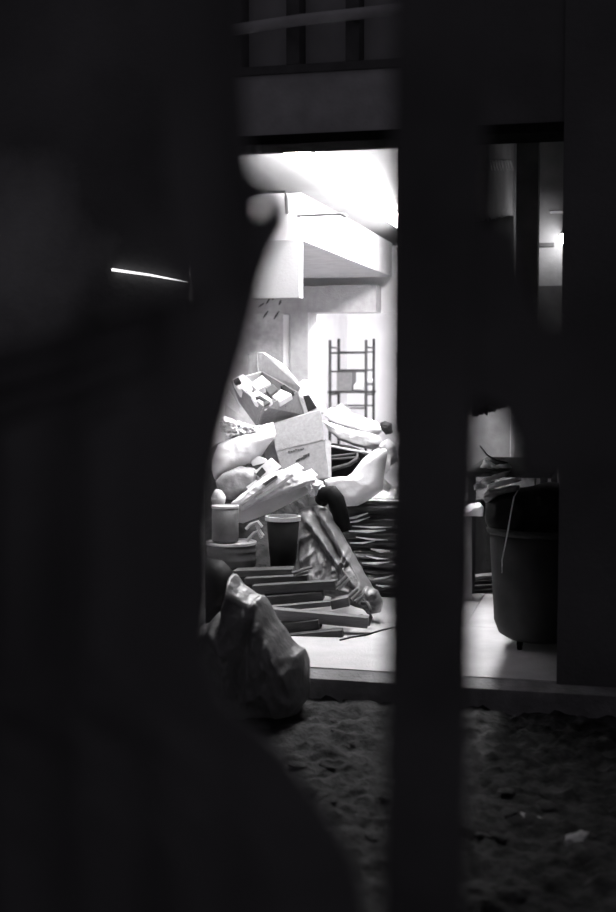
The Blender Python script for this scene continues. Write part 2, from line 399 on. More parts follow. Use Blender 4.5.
tag(obj('debris_heap', hb, heap_mat, None), 'dark heap of rubble beneath the boxes and bags', 'rubble', kind='stuff')

# ---- open box of junk (upper left)
def quad_board(name, pts, th, m, parent=None, bev=0):
    """pts: 4 world points; thin board"""
    pts = [Vector(p) for p in pts]
    nrm = (pts[1] - pts[0]).cross(pts[3] - pts[0]).normalized() * th
    bm = bmesh.new(); add_hex(bm, pts, [p + nrm for p in pts], bev)
    return obj(name, bm, m, parent)
L, Fr, R, B = P(230, 380, 9.15), P(263, 407, 8.92), P(298, 392, 9.22), P(262, 371, 9.42)
dn = P(257, 427, 9.08) - Fr
Lb, Fb, Rb, Bb = P(238, 401, 9.30), Fr + dn, P(306, 416, 9.36), B + dn
t = thing('open_box', 'open cardboard box tilted forward on top of the pile, full of white packets', 'box', (Fb + Bb) / 2)
def side(nm, a, b, c, d, m=card): return quad_board(nm, [a, b, c, d], .007, m, t)
side('box_side', L, Fr, Fb, Lb); side('box_side', Fr, R, Rb, Fb); side('box_side', R, B, Bb, Rb, card_light); side('box_side', B, L, Lb, Bb, card_light)
quad_board('box_base', [Lb, Fb, Rb, Bb], .007, card, t)
f1, f2, f3 = P(258, 353, 9.42), P(281, 366, 9.30), P(298, 385, 9.20)
bm = bmesh.new(); add_hex(bm, [B, R, P(300, 387, 9.19), f2 + Vector((.02, 0, .0)), P(263, 353, 9.40), f1],
        [p + Vector((.004, .03, .006)) for p in [B, R, P(300, 387, 9.19), f2 + Vector((.02, 0, .0)), P(263, 353, 9.40), f1]])
obj('flap', bm, card_light, t)['label'] = 'pale raised flap of the box'
for x0, y0, x1, y1 in [(281, 411, 288, 406), (284, 413, 287, 409), (279, 409, 283, 407)]:
    q0, q1 = P(x0, y0, 9.02) , P(x1, y1, 9.06)
    # printed marks lie on the right side of the box
    s0 = Fr.lerp(Fb, .35).lerp(R.lerp(Rb, .35), (x0 - 262) / 40.); s1 = Fr.lerp(Fb, .3).lerp(R.lerp(Rb, .3), (x1 - 262) / 40.)
    obj('printed_mark', tube([s0 + Vector((0, -.004, (y0 - 411) * -.006)), s1 + Vector((0, -.004, (y1 - 411) * -.006 - .02))], .006, 6), print_ink, t)
quad_board('small_flap', [P(248, 354, 9.50), P(257, 352, 9.50), P(258, 374, 9.48), P(249, 374, 9.48)], .012, card, t)
# contents
def packet(name, pts, Y, th, m, label, cat, bev=.006, tx=0., ty=-.004):
    return one(name, prism(pts, Y, th, bev, tx, ty, dvec=(.0, th * .6, -th * .8)), m, label, cat, 'junk in the open box')
packet('paper_packet', [(251, 383), (262, 375), (271, 383), (257, 390)], 9.16, .06, paper, 'square white packet at the back of the open box', 'packet')
packet('paper_packet', [(232, 379), (243, 374), (251, 381), (248, 391), (238, 389)], 9.10, .08, paper, 'white crumpled packet in the left corner of the open box', 'packet')
packet('paper_packet', [(250, 394), (257, 390), (272, 399), (264, 406), (254, 401)], 8.98, .05, paper, 'white folded leaflet near the front rim of the open box', 'packet')
packet('paper_packet', [(272, 396), (281, 389), (292, 394), (279, 402)], 9.08, .05, paper, 'white carton lying at the right end of the open box', 'packet')
packet('dark_carton', [(265, 388), (273, 384), (278, 389), (270, 395)], 9.08, .05, card_in, 'small dark carton among white packets in the open box', 'carton')
packet('dark_carton', [(280, 386), (284, 384), (294, 391), (290, 394)], 9.16, .04, timber_dark, 'dark narrow carton under the flap of the open box', 'carton')
packet('dark_carton', [(233, 380), (238, 377), (241, 381), (235, 383)], 9.06, .03, timber_dark, 'tiny black carton in the left corner of the open box', 'carton')
packet('black_clip', [(255, 397), (260, 395.5), (267, 400), (266, 402), (259, 398), (256, 399)], 8.94, .012, print_ink, 'black bent clip lying on the white leaflet', 'clip', bev=0)
packet('dark_carton', [(263, 402), (268, 399.5), (270, 402), (264, 405.5)], 8.925, .02, card_in, 'small grey carton at the front rim of the open box', 'carton')

# ---- big cardboard box in front
TL, TR_, BR, BL = P(272, 424, 9.00), P(320, 410, 9.00), P(328, 478, 8.78), P(285, 482, 8.78)
dv = Vector((-.04, .16, .03))
t = thing('cardboard_box', 'large grey cardboard box with printed marks leaning in the middle of the pile', 'box', (BL + BR) / 2 + dv * .5)
ML, MR = TL.lerp(BL, .47) + Vector((-.01, -.03, 0)), TR_.lerp(BR, .44) + Vector((.01, -.03, 0))
bm = bmesh.new(); add_hex(bm, [TL, TR_, MR, ML], [p + Vector((0, .02, 0)) for p in [TL, TR_, MR, ML]], .003); obj('front_flap', bm, card, t)
e = Vector((0, .006, 0))
bm = bmesh.new(); add_hex(bm, [ML + e, MR + e, BR, BL], [p + Vector((0, .03, 0)) for p in [ML + e, MR + e, BR, BL]], .003); obj('front_panel', bm, card, t)
bm = bmesh.new(); add_hex(bm, [TL + Vector((.01, .022, -.02)), TR_ + Vector((-.01, .022, -.02)), BR + Vector((-.01, .032, 0)), BL + Vector((.01, .032, 0))],
        [p + dv for p in [TL + Vector((.01, 0, -.03)), TR_ + Vector((-.01, 0, -.03)), BR + Vector((-.01, 0, 0)), BL + Vector((.01, 0, 0))]]); obj('box_body', bm, card, t)
quad_board('side_flap', [P(325, 439, 8.88), P(331, 441, 8.90), P(331.5, 478, 8.84), P(327, 477, 8.82)], .01, card_light, t)
def bilin(u, v, a=None): return ML.lerp(MR, u).lerp(BL.lerp(BR, u), v)
# rows of illegible lettering (short printed strokes) and a dark printed square
r2 = random.Random(3)
for k in range(9):
    u = .36 + k * .034; v = .42 - k * .014
    s = bilin(u, v) + Vector((0, -.006, 0)); hh = r2.uniform(.012, .03)
    obj('printed_letter', box(s.x, s.x + r2.uniform(.008, .014), s.y, s.y + .008, s.z - hh * .5, s.z + hh * .5), print_ink, t)
for k in range(7):
    u = .25 + k * .05; v = .10 + r2.uniform(-.02, .02)
    s = bilin(u, v) + Vector((0, -.006, 0))
    obj('printed_letter', box(s.x, s.x + .012, s.y, s.y + .008, s.z - .005, s.z + .004), card_in, t)
s = bilin(.40, .86) + Vector((0, -.006, 0)); obj('printed_mark', box(s.x, s.x + .11, s.y, s.y + .01, s.z - .03, s.z + .035), card_in, t)
one('carton', prism([(262, 447), (276, 439), (296, 468), (284, 478), (266, 462)], 8.92, .1, .01, 0, -.002), card, 'grey crushed carton wedged under the large leaning box', 'carton')

# ---- pale bags, papers at left
one('white_sack', pillow([(213, 470), (214, 458), (220, 443), (235, 437), (256, 431), (273, 427), (276, 436), (268, 446), (262, 456), (250, 464), (235, 470), (222, 478), (216, 480)], 8.85, .16, .02, 7, 1), sack, 'plump white sack at the left of the pile below the open box', 'sack', smooth=True)
one('crumpled_paper', pillow([(218, 420), (224, 416), (236, 421), (250, 425), (262, 427), (271, 424), (272, 430), (260, 434), (244, 435), (229, 438), (222, 432)], 8.85, .06, .05, 22, 2, jag=.02), paper, 'crumpled pale paper and wrappings above the white sack', 'paper')
one('paper_sheet', prism([(222, 402), (229, 390), (240, 408), (238, 414)], 9.2, .03, .004), paper, 'white paper sheet poking out beside the open box', 'paper')
one('bent_sheet', prism([(250, 462), (258, 456), (266, 459), (268, 462), (253, 466)], 8.75, .02, .003), paper, 'white torn sheet under the plump white sack', 'paper')
one('rubble_block', pillow([(217, 480), (225, 473), (240, 466), (252, 467), (262, 473), (262, 484), (248, 493), (232, 500), (222, 497)], 8.65, .14, .015, 6, 4, flat=.35), mat('stone_grey', .22, .9, .4, 12, .4, 30), 'rounded grey lump of plaster below the white sack', 'rubble', smooth=True)
one('socket_frame', prism([(254, 472), (271, 458), (281, 467), (266, 481)], 8.55, .03, .004), paper, 'white square plate with a dark square hole in the pile', 'plate').name = 'socket_plate'
so = bpy.data.objects['socket_plate']
obj('square_hole', prism([(256, 474), (262, 467), (266, 472), (260, 478)], 8.535, .012, .002), print_ink, so)
one('white_scrap', pillow([(305, 484), (311, 478), (322, 481), (326, 487), (321, 496), (311, 497)], 8.35, .05, .04, 25, 5, 40, 8, jag=.015), paper, 'crumpled white scrap beside the black bent tube', 'paper')
one('plaster_lump', pillow([(212, 498), (215, 489), (221, 490), (226, 498), (224, 506), (214, 506)], 8.3, .06, .01, 14, 6, 36, 8), sack_grey, 'small grey lump behind the upright can', 'rubble', smooth=True)

# ---- long white wrapped bundle
t = thing('wrapped_bundle', 'long white wrapped bundle lying diagonally across the pile', 'bundle', P(280, 500, 8.5))
obj('roll', tube([P(231, 516, 8.30), P(238, 512, 8.31), P(270, 499, 8.36), P(316, 478, 8.45)], [.05, .085, .09, .07], 20), mat('roll_grey', .62, .6, .12, 6, .3, 14), t, True)
obj('wrapping', pillow([(231, 503), (246, 491), (262, 478), (281, 470), (296, 468), (313, 476), (318, 479), (302, 488), (278, 496), (255, 505), (238, 515)], 8.30, .07, .028, 9, 7, 110, 24), paper, t, True)
for pts in ([(240, 503), (262, 488), (277, 477), (278, 479), (262, 491), (242, 506)], [(256, 497), (272, 488), (292, 474), (294, 476), (274, 491), (258, 500)]):
    obj('fold', prism(pts, 8.20, .02, .002), sack_grey, t)
one('dark_sliver', prism([(262, 484), (276, 475), (278, 477), (265, 486)], 8.195, .02, .002), card_in, 'dark strip caught in the white wrapped bundle', 'strip')

# ---- cans at left
def can(name, label, px0, px1, ytop, ybot, Y, mbody, mlid, grp=None, ridges=0):
    a, b = P(px0, ytop, Y), P(px1, ytop, Y); r = (b - a).length / 2; c = (a + b) / 2
    zt = c.z; zb = P((px0 + px1) / 2, ybot, Y).z; h = zt - zb
    t = thing(name, label, 'can', (c.x, Y, zb))
    prof = [(0, 0), (r * .96, 0), (r, .01)]
    for k in range(ridges):
        z = h * (k + 1) / (ridges + 1); prof += [(r, z - .008), (r * 1.02, z), (r, z + .008)]
    prof += [(r, h - .012), (0, h - .012)]
    obj('can_body', lathe(prof, 32, (c.x, Y, zb)), mbody, t, True)
    obj('lid', lathe([(0, h - .012), (r * 1.03, h - .012), (r * 1.03, h + .004), (r * .9, h + .004), (r * .88, h - .002), (0, h - .002)], 32, (c.x, Y, zb)), mlid, t)
    return t, c, r, zb
can('paint_can', 'upright dented grey can with pale lid at the left of the pile', 212.5, 238, 506, 541, 8.12, can_mat, can_lid)
can('paint_bucket', 'wide low ribbed tub under the upright grey can', 208, 255, 542, 566, 8.15, can_mat, can_lid, ridges=2)
zc = P(230, 566, 8.15).z
cc = P(231, 566, 8.15)
one('support_crate', box(cc.x - .2, cc.x + .2, 7.98, 8.32, 0, zc - .002, bev=.01), timber_dark, 'dark crate beneath the wide ribbed tub', 'crate')
for k, (pts) in enumerate([[(246, 529), (251, 524), (258, 522), (262, 527)], [(247, 541), (254, 533), (258, 531), (262, 538)], [(256, 522), (259, 530), (263, 536)]]):
    one('twisted_strip', tube([P(x, y, 7.98) for x, y in pts], .012, 6), can_lid, ['pale twisted metal strip beside the upright can, uppermost', 'pale short metal strip lowest beside the upright can', 'pale steep metal strip between can and black bucket'][k], 'strip')

# ---- black bucket with pale rim
a, b = P(266, 516, 8.10), P(300, 516, 8.10); r = (b - a).length / 2; c = (a + b) / 2; zb = P(283, 584, 8.10).z; h = c.z - zb
t = thing('black_bucket', 'black tapered bucket with a pale rim behind the timber', 'bucket', (c.x, 8.10, zb))
obj('bucket_body', lathe([(0, 0), (r * .62, 0), (r * .95, h - .02), (r * .9, h - .02), (r * .6, .02), (0, .02)], 32, (c.x, 8.10, zb)), black_plastic, t, True)
obj('rim', lathe([(r * .9, h - .028), (r * 1.02, h - .028), (r * 1.02, h), (r * .9, h), (r * .9, h - .028)], 32, (c.x, 8.10, zb)), pale_plastic, t)

# ---- black bent tube
one('black_bent_tube', tube([P(322, 500, 8.35), P(325, 494, 8.30), P(331, 493, 8.28), P(336, 500, 8.28), P(340, 512, 8.28), P(344, 530, 8.3)], [.05, .055, .06, .06, .055, .05], 16), black_plastic, 'black bent duct tube behind the grey plastic sheeting', 'tube', smooth=True)

# ---- grey plastic sheeting: body plus folded ridges
t = thing('plastic_sheeting', 'crumpled grey plastic sheeting sloping down to the floor in the middle', 'plastic sheet', P(345, 608, 8.2))
obj('sheet_body', pillow([(299, 510), (306, 506), (318, 505), (327, 507), (336, 521), (348, 543), (361, 566), (374, 588), (382, 600), (380, 610), (368, 611), (350, 605), (330, 597), (305, 588), (298, 560), (297, 530)], 8.12, .05, .03, 10, 8, 130, 34, aniso=(1.6, 1, .6), tilty=-.004, ridges=[([(304, 510), (318, 528), (336, 552), (352, 574), (370, 600)], 7, .07), ([(322, 508), (333, 524), (345, 545), (358, 568), (373, 592), (380, 604)], 8, .08), ([(313, 507), (326, 530), (342, 556)], 4, -.05), ([(300, 540), (312, 533)], 3, .03), ([(304, 560), (316, 550)], 3, .035), ([(345, 560), (351, 548)], 2.5, .04), ([(349, 562), (355, 553)], 2.5, .04), ([(330, 585), (352, 590)], 4, .04)]), film, t, True)
obj('gathered_end', pillow([(356, 594), (366, 586), (378, 590), (383, 601), (381, 612), (370, 615), (360, 606)], 7.93, .06, .03, 24, 9, 48, 10), film, t, True)

# ---- shrink-wrapped stack of panels
t = thing('wrapped_panel_stack', 'stack of panels in creased shiny plastic wrap right of the sheeting', 'panel stack', P(372, 585, 9.0))
r3 = random.Random(11); yy = 500.0
zs0 = P(372, 600, 8.9)
x0, x1 = P(331, 540, 8.9).x, P(414, 540, 8.9).x
z = 0.0; k = 0
ztop = P(372, 497, 8.9).z
while z < ztop - .02:
    hgt = r3.uniform(.028, .055)
    jx = r3.uniform(-.02, .03); jy = r3.uniform(-.03, .03)
    bm = bmesh.new(); add_box(bm, x0 + jx, x1 + jx, 8.75 + jy, 9.9 + jy, z, min(z + hgt, ztop) - .003)
    bmesh.ops.subdivide_edges(bm, edges=bm.edges, cuts=5, use_grid_fill=True)
    for v in bm.verts:
        q = Vector((v.co.x * 5, v.co.y * 5, v.co.z * 30 + k))
        v.co += Vector((0, noise.noise(q) * .03, noise.noise(q * 2) * .006))
    obj('wrapped_panel', bm, film_dark, t, True)
    z += hgt; k += 1
for px0, px1, py, py2, rr in [(345, 368, 519, 513, .008), (352, 392, 526, 527, .006), (349, 386, 531, 530, .009), (346, 370, 523, 517, .006), (356, 388, 537, 540, .006), (371, 390, 549, 551, .010), (366, 388, 556, 559, .006), (362, 390, 563, 562, .008), (374, 394, 579, 575, .006), (376, 390, 585, 586, .006), (350, 375, 543, 541, .006)]:
    obj('film_shine', tube([P(px0, py, 8.72), P((px0 + px1) / 2, (py + py2) / 2 + 1, 8.70), P(px1, py2, 8.72)], [rr * .5, rr * 1.4, rr * .4], 6), mat('film_shine', .6, .25, .3, 10, .3, 30, spec=.6), t, True)  # shine on the wrap's creases, painted as pale raised streaks

# ---- big bright white bag, dark case, pale bundles at the upper right
one('white_bag', pillow([(324, 480), (333, 477), (345, 478), (353, 472), (364, 458), (374, 450), (386, 448), (388, 455), (385, 470), (383, 489), (372, 499), (358, 506), (343, 507), (334, 497)], 8.72, .12, .012, 6, 10), sack, 'large bright white bag at the right side of the pile', 'bag', smooth=True)
t = thing('dark_case', 'dark open case with layered slats behind the bright white bag', 'case', P(350, 478, 9.3))
obj('case_shell', prism([(330, 446), (352, 449), (368, 455), (371, 462), (352, 481), (330, 480)], 9.30, .4, .01), black_plastic, t)
for x0, y0, x1, y1, m in [(331, 446, 371, 453, pale_plastic), (331, 456, 357, 453, can_mat), (331, 459, 356, 457, can_mat), (331, 468, 357, 461, can_mat)]:
    obj('slat', tube([P(x0, y0, 9.27), P((x0 + x1) / 2, (y0 + y1) / 2 + .4, 9.26), P(x1, y1, 9.27)], .009, 6), m, t)
obj('curved_lip', tube([P(331, 470, 9.26), P(350, 464, 9.25), (P(358, 458, 9.25)), P(357, 452, 9.26)], [.014, .016, .016, .010], 8), can_mat, t, True)
one('pale_bundle', pillow([(323, 414), (331, 407), (345, 411), (361, 416), (376, 421), (383, 431), (376, 437), (360, 431), (345, 426), (333, 423)], 9.75, .13, .02, 6, 11), sack, 'long pale bundle uppermost at the right of the pile', 'bundle', smooth=True)
one('pale_bundle', pillow([(323, 420), (334, 424), (350, 429), (366, 432), (380, 436), (384, 444), (374, 450), (356, 446), (340, 439), (329, 431)], 9.60, .13, .02, 6, 12), sack_grey, 'long greyish bundle just above the dark open case', 'bundle', smooth=True)
one('pale_bundle', pillow([(380, 444), (388, 438), (396, 445), (398, 462), (390, 466), (384, 456)], 9.5, .1, .02, 8, 13, 48, 10), sack_grey, 'small grey bundle half hidden by the blurred post', 'bundle', smooth=True)
one('dark_clod', pillow([(380, 423), (386, 421), (392, 424), (393, 433), (387, 435), (382, 430)], 9.6, .06, .02, 16, 14, 36, 8), heap_mat, 'dark clod on the right end of the pale bundles', 'rubble')
one('bent_cardboard', prism([(336, 406), (341, 403), (350, 410), (360, 424), (352, 426), (336, 420)], 9.78, .05, .005, .004), card_light, 'bent pale cardboard piece in front of the scaffold', 'cardboard')
one('bent_cardboard', prism([(343, 420), (346, 403), (351, 410), (356, 424)], 9.80, .03, .004), card, 'small upright grey cardboard shard in front of the scaffold', 'cardboard')
one('pale_sack', pillow([(296, 384), (304, 379), (314, 383), (322, 400), (326, 412), (318, 416), (308, 404), (298, 396)], 9.75, .14, .02, 7, 15, 60, 12), sack, 'white sack behind the open box and the large box', 'sack', smooth=True)
one('dark_board', prism([(303, 396), (309, 395), (317, 408), (308, 412)], 9.55, .03, .004), timber_dark, 'small dark board between the two cardboard boxes', 'board')

# ================================================================ TIMBER
def plank(x0, y0, x1, y1, hpx, Y0, Y1, w, m, label, name='timber_plank', grp='timber offcuts in front of the pile', cat='plank', bev=.004):
    a, b = P(x0, y0, Y0), P(x1, y1, Y1)
    d = (b - a).normalized(); up = Vector((0, 0, 1)); s = d.cross(up).normalized(); up = s.cross(d)
    if s.y < 0: s = -s
    hh = up * (hpx * 8.0 / 1270); ww = s * w
    L = (b - a).length
    bm = bmesh.new(); add_box(bm, 0, L, 0, w, -hpx * 8.0 / 1270, 0, bev)
    o = obj(name, bm, m)
    M = Matrix((d, s, up)).transposed().to_4x4(); M.translation = a
    o.matrix_world = M
    return tag(o, label, cat, grp)
plank(233, 571, 292, 569, 6.5, 7.80, 7.84, .14, timber, 'grey plank at the very top of the timber stack')
plank(244, 578.5, 307, 575.5, 6.5, 7.72, 7.76, .075, timber, 'grey plank second from top of the timber stack')
plank(252, 586, 335, 581, 9, 7.63, 7.67, .085, timber, 'long grey plank third from top of the timber stack')
plank(262, 597, 322, 592, 9, 7.60, 7.65, .12, timber, 'grey plank in the middle of the timber stack')
plank(270, 607, 330, 601.5, 5, 7.53, 7.58, .065, timber_pale, 'thin pale plank above the longest sloping plank')
plank(330, 601, 348, 597.5, 9, 7.60, 7.62, .12, timber_pale, 'short pale block at the right of the timber stack')
plank(270, 609, 368, 618, 10.5, 7.44, 7.50, .085, timber_pale, 'longest plank sloping down to the right of the stack')
plank(276, 625, 318, 620, 9.5, 7.42, 7.44, .12, timber, 'short grey plank second from the floor')
plank(280, 636, 342, 630, 9.5, 7.34, 7.38, .075, timber, 'grey plank lowest in the stack, lying on the floor')
plank(285, 625, 360, 620, 12, 7.75, 7.8, .2, timber_dark, 'dark plank deep in the stack below the sloping plank')
for k, (x0, y0, x1, y1) in enumerate([(292, 573, 312, 567), (294, 576, 308, 572), (336, 587, 346, 576), (338, 590, 349, 579), (348, 597, 357, 589), (351, 600, 361, 591), (355, 602, 364, 595)]):
    lab = ['pale thin stick jutting from the top plank', 'short pale stick just below the jutting top stick', 'pale stick leaning at the right end of the long plank', 'pale stick doubled beside the leaning stick', 'pale stick above the short pale block, leftmost', 'pale stick above the short pale block, middle', 'pale stick above the short pale block, rightmost'][k]
    one('stick', tube([P(x0, y0, 7.72), P(x1, y1, 7.78)], .010, 6), timber_pale, lab, 'stick', 'pale sticks in the timber')
one('tin_hoop', tube([P(362, 603, 7.72), P(367, 603, 7.70), P(370, 609, 7.68), P(371, 617, 7.68), P(368, 625, 7.70)], .012, 8), can_mat, 'thin curved metal hoop at the end of the longest plank', 'hoop', smooth=True)
one('floor_cable', tube([PZ(x, y, .005) for x, y in [(340, 640), (352, 637), (366, 635), (378, 631), (395, 627), (430, 622)]], .005, 6), steel, 'thin dark cable lying on the pale floor', 'cable')

one('black_sack', pillow([(188, 566), (205, 557), (222, 560), (233, 572), (236, 600), (234, 655), (188, 660)], 7.25, .16, .02, 7, 51), black_plastic, 'black sack standing behind the grey rubbish bag', 'sack', smooth=True)
# loose sheets and sticks scattered over the pile
for k, (pts, Y, m, lab) in enumerate([
    ([(283, 470), (297, 463), (304, 468), (291, 476)], 8.34, paper, 'white sheet lying over the top end of the wrapped bundle'),
    ([(300, 476), (313, 470), (318, 475), (306, 482)], 8.36, paper, 'white sheet at the upper tip of the wrapped bundle'),
    ([(246, 487), (256, 480), (262, 484), (250, 493)], 8.28, sack_grey, 'greyish sheet on the lower middle of the wrapped bundle'),
    ([(268, 424), (273, 422), (276, 434), (271, 437)], 8.86, paper, 'small white scrap left of the large leaning box'),
    ([(226, 424), (238, 428), (237, 432), (225, 430)], 8.76, card_light, 'pale strip lying in the crumpled paper'),
    ([(384, 452), (391, 456), (390, 470), (386, 474)], 8.8, sack_grey, 'torn grey edge piece right of the bright white bag'),
    ([(384, 478), (392, 486), (389, 493), (383, 490)], 8.78, sack_grey, 'small torn flap under the right edge of the white bag')]):
    one('loose_sheet', prism(pts, Y, .012, .002, 0, -.004), m, lab, 'sheet', 'loose sheets on the pile')

# ================================================================ FRONT BAG
t = thing('rubbish_bag', 'big grey translucent rubbish bag in front of the step', 'bag', P(255, 722, 6.2))
obj('bag_body', pillow([(233, 574), (242, 584), (253, 593), (264, 596), (270, 608), (281, 626), (294, 643), (303, 650), (309, 663), (311, 683), (308, 700), (298, 713), (275, 722), (235, 726), (205, 722), (192, 700), (188, 660), (201, 628), (219, 613), (228, 611), (231, 591)], 6.20, .22, .05, 9, 21, 160, 44, aniso=(1.5, 1, .7), jag=.012, center=(252, 660), ridges=[([(264, 598), (272, 620), (284, 645), (297, 668), (304, 690)], 12, .06), ([(234, 577), (244, 592), (262, 600)], 7, .05), ([(228, 615), (240, 640), (246, 680)], 9, .05), ([(205, 632), (222, 624), (240, 640)], 7, .05), ([(262, 605), (258, 635), (250, 665)], 9, -.06), ([(284, 640), (262, 690)], 8, .03), ([(232, 590), (236, 620)], 6, .04)]), frontbag, t, True)
# ================================================================ SIDE BAY
# dark sheet hanging on the partition, slotted vent above it, bench and junk
qz1, qz0 = PX(497, 213, XP + .02).z, PX(490, 412, XP + .02).z
sh = bmesh.new(); g = []
for i in range(41):
    y = 9.5 + i * (12.9 - 9.5) / 40; row = []
    for j in range(13):
        tt = i / 40; zt1 = PX(468, 214, XP + .03).z + (PX(512, 212, XP + .03).z - PX(468, 214, XP + .03).z) * tt
        z = qz0 + (zt1 - qz0) * j / 12 + (.03 * noise.noise(Vector((y * 6, 0, 3))) if j in (0, 12) else 0)
        row.append(sh.verts.new((XP + .016 + .006 * math.sin(y * 17 + .6 * math.sin(j)), y, z)))
    g.append(row)
for i in range(40):
    for j in range(12): sh.faces.new([g[i][j], g[i][j + 1], g[i + 1][j + 1], g[i + 1][j]])
o = one('hanging_sheet', sh, mat('sheet_black', .03, .9, .2, 6), 'black sheet hanging along the grey partition of the side bay', 'sheet', smooth=True)
sm = o.modifiers.new('thick', 'SOLIDIFY'); sm.thickness = .008
v0 = PX(498, 165, XP + .01)
t = thing('air_vent', 'small slotted vent high on the grey partition', 'vent', v0)
for k in range(8):
    q0 = PX(489 + k * 3, 160, XP + .012); q1 = PX(492 + k * 3, 170, XP + .012)
    obj('slot', tube([q0, q1], .008, 5), pale_plastic, t)
bz = PX(490, 470, -.9).z
t = thing('work_bench', 'dark bench top against the partition behind the bin', 'bench', (-.85, 8.9, 0))
bq = P(490, 470, 9.2); bz = bq.z
obj('bench_top', box(XP + .01, XP + .62, 9.05, 10.6, bz - .04, bz, bev=.004), timber_dark, t)
for x in (XP + .06, XP + .57):
    for y in (9.1, 10.5): obj('leg', box(x - .025, x + .025, y - .025, y + .025, 0, bz - .04), timber_dark, t)
one('pale_paper', pillow([(480, 468), (484, 459), (490, 462), (497, 466), (509, 463), (512, 468)], 9.25, .05, .03, 20, 31, 40, 8, jag=.01), paper, 'crumpled pale paper on the dark bench', 'paper')
one('black_wire', tube([P(480, 446, 9.3), P(487, 455, 9.25), P(496, 460, 9.2), P(508, 463, 9.2)], .006, 6), black_plastic, 'black curved wire above the crumpled paper on the bench', 'wire')
# bin
by = 7.42; bc = P(541, 600, by); R1, R0 = .305, .27
zr = P(541, 533, by - R1).z; b0 = .055
t = thing('waste_bin', 'dark round waste bin on casters at the right of the lit floor', 'bin', (bc.x, by, 0))
Lc = (bc.x, by, 0)
obj('bin_body', lathe([(0, b0), (R0 * .72, b0), (R0 * .9, b0 + .03), (R0, b0 + .10), (R1 * .985, zr - .03), (R1 * .93, zr - .03), (R0 * .9, b0 + .12), (0, b0 + .1)], 40, Lc), bin_mat, t, True)
obj('rim', lathe([(R1 * .93, zr - .035), (R1 * 1.03, zr - .035), (R1 * 1.05, zr - .015), (R1 * 1.03, zr), (R1 * .93, zr), (R1 * .93, zr - .035)], 40, Lc), bin_mat, t, True)
for ang in (-130, -40, 50, 140):
    x, y = bc.x + .17 * math.cos(math.radians(ang)), by + .17 * math.sin(math.radians(ang))
    c_ = obj('caster', lathe([(0, -.014), (.024, -.014), (.028, -.008), (.028, .008), (.024, .014), (0, .014)], 16, (x, y, .028), Matrix.Rotation(math.pi / 2, 4, 'Y')), black_plastic, t)
    obj('caster_stem', box(x - .018, x + .018, y - .012, y + .012, .03, b0 + .004), bin_mat, c_)
one('liner_bag', pillow([(486, 500), (497, 492), (520, 488), (550, 482), (585, 486), (597, 510), (594, 536), (560, 541), (515, 540), (492, 534), (484, 518)], by - .02, .2, .02, 7, 33, back=1), black_plastic, 'black full liner bag bulging over the bin rim', 'bag', smooth=True)
one('beaded_cord', tube([P(x, y, 7.1) for x, y in [(518, 490), (514, 497), (511, 512), (508, 530), (505, 546), (502, 560), (502, 573)]], [.002, .004, .003, .004, .003, .004, .002], 6), rope_mat, 'pale beaded cord hanging down the side of the bin', 'cord')
one('rolled_sheet', tube([P(488, 487, 7.3), P(503, 483, 7.3), P(520, 479, 7.35)], [.014, .016, .012], 10), paper, 'white rolled paper tube lying on the liner bag', 'paper roll', smooth=True)
one('film_scrap', pillow([(473, 486), (484, 478), (500, 473), (511, 470), (505, 477), (492, 481), (484, 489), (474, 490)], 7.4, .03, .02, 20, 35, 48, 8), sack_grey, 'grey plastic film scrap behind the rolled paper tube', 'plastic film')
one('film_scrap', pillow([(483, 497), (487, 490), (502, 487), (520, 485), (520, 490), (504, 494), (486, 503)], 7.3, .03, .02, 20, 36, 48, 8), film, 'creased film scrap drooping over the liner bag edge', 'plastic film', smooth=True)
one('pale_block', prism([(464, 516), (474, 508), (484, 507), (483, 516.5)], 8.6, .3, .004), paper, 'small bright block end left of the bin', 'block')
one('standing_panel', prism([(448, 517), (472, 517), (472, 600.5), (448, 599)], 8.75, .25, .006), mat('panel_grey', .3, .8, .2, 6), 'grey panel standing under the small bright block', 'panel')
one('dark_board', prism([(472, 500), (498, 500), (498, 578), (472, 579)], 9.35, .04, .004), timber_dark, 'dark board standing between the grey panel and the bin', 'board')
for k, (x0, y0, x1, y1) in enumerate([(455, 579, 495, 575), (453, 583, 495, 580), (455, 587.5, 495, 584.5), (452, 592, 496, 589)]):
    plank(x0, y0, x1, y1, 3.4, 9.2 - k * .04, 9.22 - k * .04, .25, [timber_pale, timber_dark, timber, timber_dark][k], ['pale top board of the flat stack left of the bin', 'dark second board of the flat stack left of the bin', 'grey third board of the flat stack left of the bin', 'dark bottom board of the flat stack left of the bin'][k], 'flat_board', 'flat boards left of the bin', 'board', .002)

